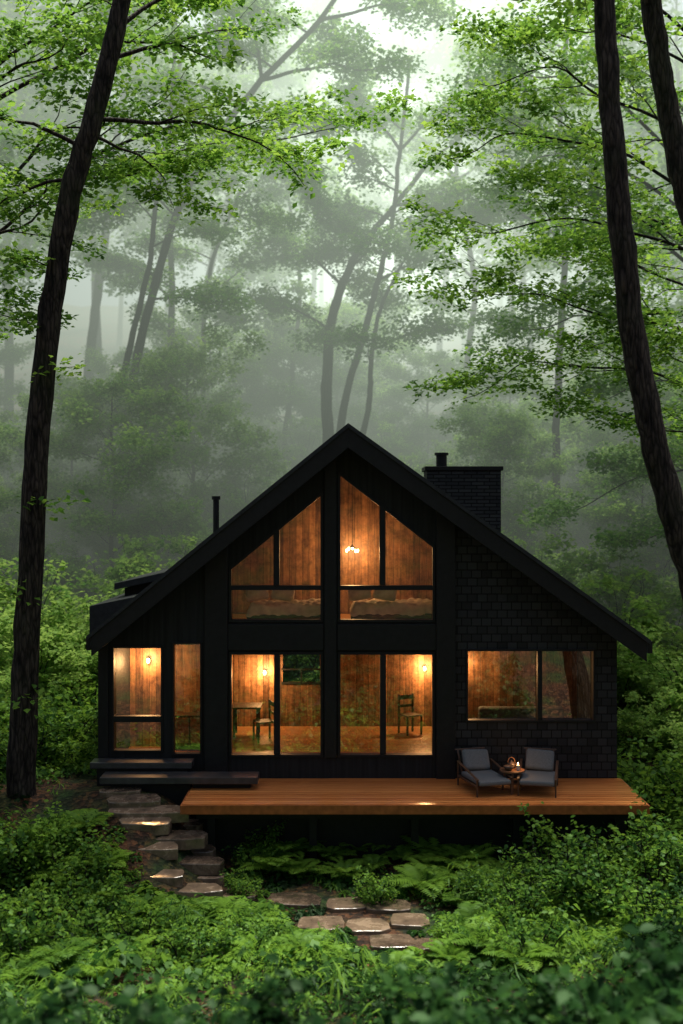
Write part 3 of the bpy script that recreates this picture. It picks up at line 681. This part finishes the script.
# interior
G=Geo(); G.box(px(100)+.16,px(617)-.16,.19,7.98,-.09,.14); G.mk("floor",M_FLOORI,cabin)
G=Geo(); G.box(-2.6,2.2,.2,4.2,2.62,2.98); G.mk("floor",M_FLOORI,cabin)["label"]="loft floor seen through the gable window"
G=Geo(); G.box(-2.72,-2.6,.19,4.4,.14,roof(-2.7)-.35); G.mk("partition",M_WOOD,cabin)
G=Geo(); G.box(2.2,2.3,.19,4.4,.14,4.9); G.mk("partition",M_WOOD,cabin)
G=Geo(); G.prism([(-2.6,3.0),(2.2,3.0),(2.2,roof(2.2)-.33),(RX,RZ-.33),(-2.6,roof(-2.6)-.33)],3.3,3.4); G.mk("partition",M_WOOD,cabin)["label"]="vertical board wall of the loft"
G=Geo(); G.box(-2.6,-1.42,4.6,4.7,.14,2.62);G.box(-1.42,-.52,4.6,4.7,.14,1.2);G.box(-1.42,-.52,4.6,4.7,2.1,2.62);G.box(-.52,2.2,4.6,4.7,.14,2.62); G.mk("partition",M_WOOD,cabin)
G=Geo(); G.box(-1.46,-.48,4.57,4.598,1.16,1.21); G.box(-1.46,-.48,4.57,4.598,1.5,1.54); G.box(-.99,-.95,4.57,4.598,1.212,1.498); G.mk("interior_window_frame",M_TRIM,cabin)
G=Geo(); G.box(-2.6,2.2,4.2,4.6,2.63,2.9); G.mk("ceiling",M_WOOD,cabin)
G=Geo(); G.box(px(100)+.16,-2.72,2.3,2.4,.14,2.55); G.mk("partition",M_WOOD,cabin)
G=Geo(); G.box(2.3,px(617)-.16,3.0,3.1,.14,2.7); G.mk("partition",M_WOOD,cabin)
G=Geo(); G.box(px(100)+.16,-2.73,.19,2.3,2.64,2.72); G.box(2.31,px(617)-.16,.19,3.0,2.72,2.8); G.mk("ceiling",M_WOOD,cabin)
G=Geo(); chevmesh(G,.262,.32,.19,3.3,-2.6,2.2); G.mk("ceiling",M_WOOD,cabin)
# entry slabs
G=Geo(); G.box(-4.92,-2.93,-.5,-.095,.3,.42); G.mk("step",M_SLATE,cabin,bevel=.012)
G=Geo(); G.box(-4.8,-3.05,-.42,-.1,-.5,.298); G.mk("step_base",M_TRIM,cabin)
G=Geo(); G.box(-4.62,-1.6,-1.0,-.505,.12,.25); G.mk("step",M_SLATE,cabin,bevel=.012)
G=Geo(); G.box(-4.45,-2.92,-.8,-.51,-.7,.118); G.box(-2.86,-1.75,-.8,-.51,.002,.118); G.mk("step_base",M_TRIM,cabin)
# deck
deck=empty("deck",(1.3,-1,-.1),"low orange cedar plank deck along the cabin front","deck")
G=Geo(); nb=14; w=1.98/nb
r2=np.random.default_rng(3)
for i in range(nb):
    y0=-2+i*w; cuts=[-2.9]+sorted(r2.uniform(-1.5,4.5,2).tolist())+[5.57]
    for a,b in zip(cuts[:-1],cuts[1:]): G.box(a+.002,b-.002,y0+.005,y0+w-.005,-.035,r2.uniform(-.003,.001))
G.mk("planks",M_DECK,deck)
G=Geo(); G.box(-2.9,5.57,-2.03,-2.0,-.17,-.012); G.box(-2.93,-2.902,-2.03,-.04,-.17,-.012); G.box(5.572,5.6,-2.03,-.04,-.17,-.012); G.mk("fascia",M_FASC,deck)
G=Geo()
for x in np.arange(-2.8,5.5,.6): G.box(x,x+.05,-1.99,-.1,-.19,-.04)
G.mk("joists",M_TRIM,deck)
G=Geo(); G.box(-2.7,5.4,-1.5,-1.35,-.4,-.201); G.mk("beam",M_TRIM,deck)
for x in (-2.5,-.6,1.3,3.2,5.1):
    G=Geo(); G.box(x,x+.14,-1.49,-1.36,-1.8,-.4); G.mk("post",M_TRIM,deck)
G=Geo(); G.box(-2.7,5.4,-1.2,-1.12,-1.8,-.21); G.mk("skirting",M_TRIM,deck)

# ------------------------------------------------------------------ deck furniture
def lounge():
    e=empty("lounge_chair",(0,0,0),"low dark wood lounge chair with grey cushions on the deck","chair","lounge chairs on the deck")
    G=Geo()
    for sx in (-1,1):
        x=sx*.37
        G.box(x-.016,x+.016,-.72,-.685,0,.34); 
        G.box(x-.016,x+.016,.3,.335,0,.5)
        G.box(x-.018,x+.018,-.685,.3,.19,.23)
        Ma=Matrix.Translation((x,-.72,.34))@Matrix.Rotation(math.atan2(.16,1.05),4,'X'); G.box(-.025,.025,-.02,1.06,0,.022,Ma)
    for y in np.linspace(-.67,.3,12): G.box(-.35,.35,y,y+.05,.2,.218)
    Mb=Matrix.Translation((0,.28,.22))@Matrix.Rotation(R(-30),4,'X')
    for x in np.linspace(-.28,.28,7): G.box(x-.018,x+.018,.0,.02,0,.54,Mb)
    G.box(-.34,.34,0,.025,.54,.57,Mb)
    G.mk("frame",M_FRAMEW,e,bevel=.005)
    G=Geo(); G.box(-.345,.345,-.78,.22,.222,.32); G.mk("seat_cushion",M_CUSH,e,bevel=.04,bseg=4)
    Mb=Matrix.Translation((0,.2,.33))@Matrix.Rotation(R(-30),4,'X')@Matrix.Rotation(R(3),4,'Y')
    G=Geo(); G.box(-.29,.29,-.11,.03,-.02,.42,Mb); G.mk("back_cushion",M_CUSH,e,bevel=.06,bseg=4)
    return e
c1=lounge(); c2=copything(c1,(3.8,-.8,0.001),R(-13),.93); c1.location=(2.68,-.78,.001); c1.rotation_euler=(0,0,R(16)); c1.scale=(.93,)*3
st=empty("side_table",(0,0,0),"small round wooden side table between the chairs","table")
G=Geo(); G.lathe([(.0,.38),(.22,.38),(.24,.39),(.24,.415),(.23,.42),(0,.42)],n=28); G.mk("top",M_CEDAR,st)
for k in range(3):
    a=k*2.094+.4; G=Geo(); G.cyl((math.cos(a)*.21,math.sin(a)*.21,0),(math.cos(a)*.15,math.sin(a)*.15,.38),.02); G.mk("leg",M_CEDAR,st)
G=Geo(); G.lathe([(.0,.16),(.17,.16),(.17,.18),(0,.18)],n=20); G.mk("shelf",M_CEDAR,st)
st.location=(3.25,-1.05,.001)
M_CLAY=mat_plain("fired_clay",(.07,.045,.03),.35,.5,.3,8,.1)
bw=empty("bowl",(0,0,0),"dark clay bowl on the side table","bowl")
G=Geo(); G.lathe([(.05,0),(.08,.03),(.1,.08),(.09,.082),(.07,.04),(0,.02)],n=24); G.mk("body",M_CLAY,bw,smoothf=True)
tp=empty("teapot",(0,0,0),"small dark teapot on the side table","teapot")
G=Geo(); G.lathe([(.04,0),(.075,.03),(.08,.07),(.05,.115),(.02,.125),(.012,.15),(0,.155)],n=22); G.cyl((.06,0,.05),(.13,0,.11),.016,.008); G.mk("body",M_CLAY,tp,smoothf=True)
G=Geo(); 
for k in range(8):
    a0=math.pi*k/8;a1=math.pi*(k+1)/8; G.cyl((math.cos(a0)*.07,0,.1+math.sin(a0)*.11),(math.cos(a1)*.07,0,.1+math.sin(a1)*.11),.006)
G.mk("handle",M_CEDAR,tp)
tp.location=(3.25,-.96,.422); bw.location=(3.17,-1.13,.422)
cd=empty("candle",(0,0,0),"short lit candle on the side table","candle")
G=Geo(); G.lathe([(0,0),(.035,0),(.035,.09),(0,.09)],n=16); G.mk("wax",M_LINEN,cd)
G=Geo(); G.lathe([(0,.095),(.012,.11),(.009,.13),(0,.15)],n=10); G.mk("flame",M_BULB,cd)
l=bpy.data.lights.new("candle_light",'POINT'); l.energy=3; l.color=(1,.5,.18); l.shadow_soft_size=.02
o=bpy.data.objects.new("candle_light",l); COL.objects.link(o); o.parent=cd; o.location=(0,0,.18)
cd.location=(3.35,-1.12,.422)

# ------------------------------------------------------------------ interior furniture
def bed(x,y):
    e=empty("bed",(x,y,2.98),"low bed with pale bedding and pillows in the loft","bed","beds in the loft")
    G=Geo(); G.box(x-.95,x+.95,y-.6,y+.6,2.99,3.2); G.mk("frame",M_DARKW,e,bevel=.02)
    nx_,ny_=60,40; v=[];f=[]
    for j in range(ny_):
        for i in range(nx_):
            u=i/(nx_-1)*2-1;w_=j/(ny_-1)*2-1
            edge=max(abs(u),abs(w_)); z=3.42-.22*max(0,(edge-.85)/.15)**2+.02*math.sin(u*9+w_*5)+.018*math.sin(w_*13-u*6)+.012*math.sin(u*31+w_*11)
            v.append((x+u*.97,y+w_*.62,z))
    for j in range(ny_-1):
        for i in range(nx_-1): a=j*nx_+i; f.append((a,a+1,a+nx_+1,a+nx_))
    mk("blanket",v,f,M_LINEN,e,smoothf=True,fix=False)
    G=Geo(); G.box(x-.9,x+.9,y-.55,y+.55,3.2,3.36); G.mk("mattress",M_LINEN,e,bevel=.05)
    for k in (-1,1):
        Mp=Matrix.Translation((x-.5+.27*k,y-.1,3.6))@Matrix.Rotation(R(-35),4,'X')@Matrix.Rotation(R(10*k),4,'Y')
        G=Geo(); G.box(-.24,.24,-.07,.07,-.15,.15,Mp); G.mk("pillow",M_LINEN,e,bevel=.065,bseg=4)
bed(-1.0,1.2); bed(1.15,1.3)
def diningchair(x,y,rz):
    e=empty("dining_chair",(0,0,0),"dark wooden dining chair inside the cabin","chair","dining chairs")
    G=Geo(); G.box(-.21,.21,-.21,.21,.43,.46); G.mk("seat",M_DARKW,e,bevel=.01)
    for a in (-1,1):
        for b in (-1,1):
            G=Geo(); G.box(a*.19-.018,a*.19+.018,b*.19-.018,b*.19+.018,0,.43 if b<0 else .9); G.mk("leg",M_DARKW,e)
    G=Geo(); G.box(-.17,.17,.18,.2,.6,.66); G.box(-.17,.17,.18,.2,.78,.88); G.mk("backrest",M_DARKW,e)
    e.location=(x,y,.141); e.rotation_euler=(0,0,rz)
tb=empty("dining_table",(-2.2,3.4,.14),"dark wooden dining table inside the cabin","table")
G=Geo(); G.box(-2.55,-1.85,3.2,3.9,.8,.84); G.mk("top",M_DARKW,tb,bevel=.01)
for a in (-2.5,-1.96):
    for b in (3.26,3.8):
        G=Geo(); G.box(a,a+.05,b,b+.05,.14,.8); G.mk("leg",M_DARKW,tb)
for x,y,r_ in [(-1.75,2.9,-1.2),(1.6,3.7,.5)]: diningchair(x,y,r_)
def sofa(x,y):
    e=empty("sofa",(x,y,.14),"dark fabric sofa by the window","sofa")
    G=Geo(); G.box(x-.95,x+.95,y-.4,y+.4,.2,.5); G.mk("seat",M_CUSH,e,bevel=.06,bseg=3)
    G=Geo(); G.box(x-.95,x+.95,y+.25,y+.45,.5,.98); G.mk("backrest",M_CUSH,e,bevel=.06,bseg=3)
    for s_ in (-1,1):
        G=Geo(); G.box(x+s_*1.03-.09,x+s_*1.03+.09,y-.4,y+.42,.2,.72); G.mk("armrest",M_CUSH,e,bevel=.05,bseg=3)
sofa(4.0,2.2)
bs=empty("sideboard",(-3.3,2,.14),"wooden sideboard against the entry wall","sideboard")
G=Geo(); G.box(-3.7,-2.9,1.9,2.28,.25,.9); G.mk("body",M_DARKW,bs,bevel=.01)
G=Geo(); G.box(-3.65,-3.32,1.875,1.898,.3,.85); G.mk("door",M_CEDAR,bs); G=Geo(); G.box(-3.28,-2.95,1.875,1.898,.3,.85); G.mk("door",M_CEDAR,bs)
for a in (-3.65,-2.98):
    G=Geo(); G.box(a,a+.05,1.95,2.0,.14,.25); G.mk("leg",M_DARKW,bs)

# ------------------------------------------------------------------ lamps
def plight(x,y,z,pw,parent,rad=.06,col=(1,.52,.2)):
    l=bpy.data.lights.new("warm_light",'POINT'); l.energy=pw; l.color=col; l.shadow_soft_size=rad
    o=bpy.data.objects.new("warm_light",l); link(o,parent,(x,y,z)); return o
def sconce(x,y,z,pw,label="small glowing wall lamp on wooden boards",out=-.12):
    e=empty("wall_lamp",(x,y,z),label,"lamp","wall lamps")
    G=Geo(); G.box(x-.05,x+.05,y-.02,y,z-.08,z+.08); G.mk("bracket",M_TRIM,e)
    G=Geo(); G.lathe([(.0,-.06),(.03,-.045),(.038,.0),(.03,.045),(0,.06)],(x,y+out,z),14); G.mk("bulb",M_BULB,e,smoothf=True)
    G=Geo(); G.cyl((x,y-.02,z-.07),(x,y+out,z-.07),.01); G.mk("arm",M_TRIM,e)
    plight(x,y+out-.2,z,pw,e)
sconce(-4.25,2.3,2.05,125)
sconce(2.0,4.6,1.55,135); sconce(-1.85,4.6,1.45,135)
sconce(2.75,3.0,1.9,80)
def pendant(x,y,z,top,pw,label):
    e=empty("pendant_lamp",(x,y,top),label,"lamp")
    G=Geo(); G.cyl((x,y,z+.1),(x,y,top),.008,n=6); G.mk("cord",M_TRIM,e)
    G=Geo(); G.cyl((x,y,z+.06),(x,y,z+.12),.04,.02); 
    for k in range(5):
        a=k*1.2566+.3; G.cyl((x,y,z+.08),(x+.13*math.cos(a),y+.13*math.sin(a),z+.02),.008,n=6)
    G.mk("arms",M_TRIM,e)
    for k in range(5):
        a=k*1.2566+.3; G=Geo(); G.lathe([(0,-.035),(.022,-.02),(.022,.02),(.01,.04),(0,.04)],(x+.13*math.cos(a),y+.13*math.sin(a),z-.02+.05*(k%2)),10); G.mk("bulb",M_BULB,e,smoothf=True)
    plight(x,y+.05,z-.04,pw,e,.05)
pendant(.24,2.6,4.47,6.5,125,"small five armed chandelier glowing in the loft")

# ------------------------------------------------------------------ mist (self-glowing volume in place of scattered daylight)
m,nt,N,out=newmat("glowing_forest_mist")
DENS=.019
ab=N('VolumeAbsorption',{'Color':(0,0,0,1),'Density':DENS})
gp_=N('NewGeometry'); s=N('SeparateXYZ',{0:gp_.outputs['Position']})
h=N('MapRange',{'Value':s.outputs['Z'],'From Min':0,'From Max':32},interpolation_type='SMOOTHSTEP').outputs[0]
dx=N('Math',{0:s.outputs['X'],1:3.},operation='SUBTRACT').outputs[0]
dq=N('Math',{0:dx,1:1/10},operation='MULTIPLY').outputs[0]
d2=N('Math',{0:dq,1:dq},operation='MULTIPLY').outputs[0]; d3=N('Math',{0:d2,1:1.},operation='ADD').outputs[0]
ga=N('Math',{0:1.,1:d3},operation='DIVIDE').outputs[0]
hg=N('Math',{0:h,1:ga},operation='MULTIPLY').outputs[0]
st_=N('MapRange',{'Value':hg,'To Min':.0072,'To Max':.043}).outputs[0]  # painted glow: emission rises with height and toward a central bright column
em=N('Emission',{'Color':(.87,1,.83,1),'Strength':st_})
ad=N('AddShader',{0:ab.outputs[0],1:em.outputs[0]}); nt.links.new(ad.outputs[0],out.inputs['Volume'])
try: m.cycles.volume_step_rate=1.6
except Exception: pass
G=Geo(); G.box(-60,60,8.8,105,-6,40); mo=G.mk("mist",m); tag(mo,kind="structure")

# ------------------------------------------------------------------ light, world, camera
w=bpy.data.worlds.new("World"); scene.world=w; w.use_nodes=True; nt=w.node_tree
bg=nt.nodes['Background']; sk=nt.nodes.new('ShaderNodeTexSky'); sk.sky_type='NISHITA'; sk.sun_disc=False
EL,AZ=R(72),R(20)
sk.sun_elevation=EL; sk.sun_rotation=AZ; sk.dust_density=6; sk.air_density=.8; sk.ozone_density=.5
nt.links.new(sk.outputs[0],bg.inputs[0]); bg.inputs[1].default_value=.15
sl=bpy.data.lights.new("sun",'SUN'); sl.energy=5; sl.angle=R(10); sl.color=(1,.96,.84)
so=bpy.data.objects.new("sun",sl); COL.objects.link(so)
dv=-Vector((math.sin(AZ)*math.cos(EL),math.cos(AZ)*math.cos(EL),math.sin(EL)))
so.rotation_euler=dv.to_track_quat('-Z','Y').to_euler()
cam=bpy.data.cameras.new("camera"); co=bpy.data.objects.new("camera",cam); COL.objects.link(co)
co.location=(0,CAMY,CAMZ); co.rotation_euler=(R(90),0,0)
cam.sensor_fit='VERTICAL'; cam.sensor_height=36; cam.lens=36*F/1024; cam.clip_end=800
cam.dof.use_dof=True; cam.dof.focus_distance=21.5; cam.dof.aperture_fstop=.6
scene.camera=co
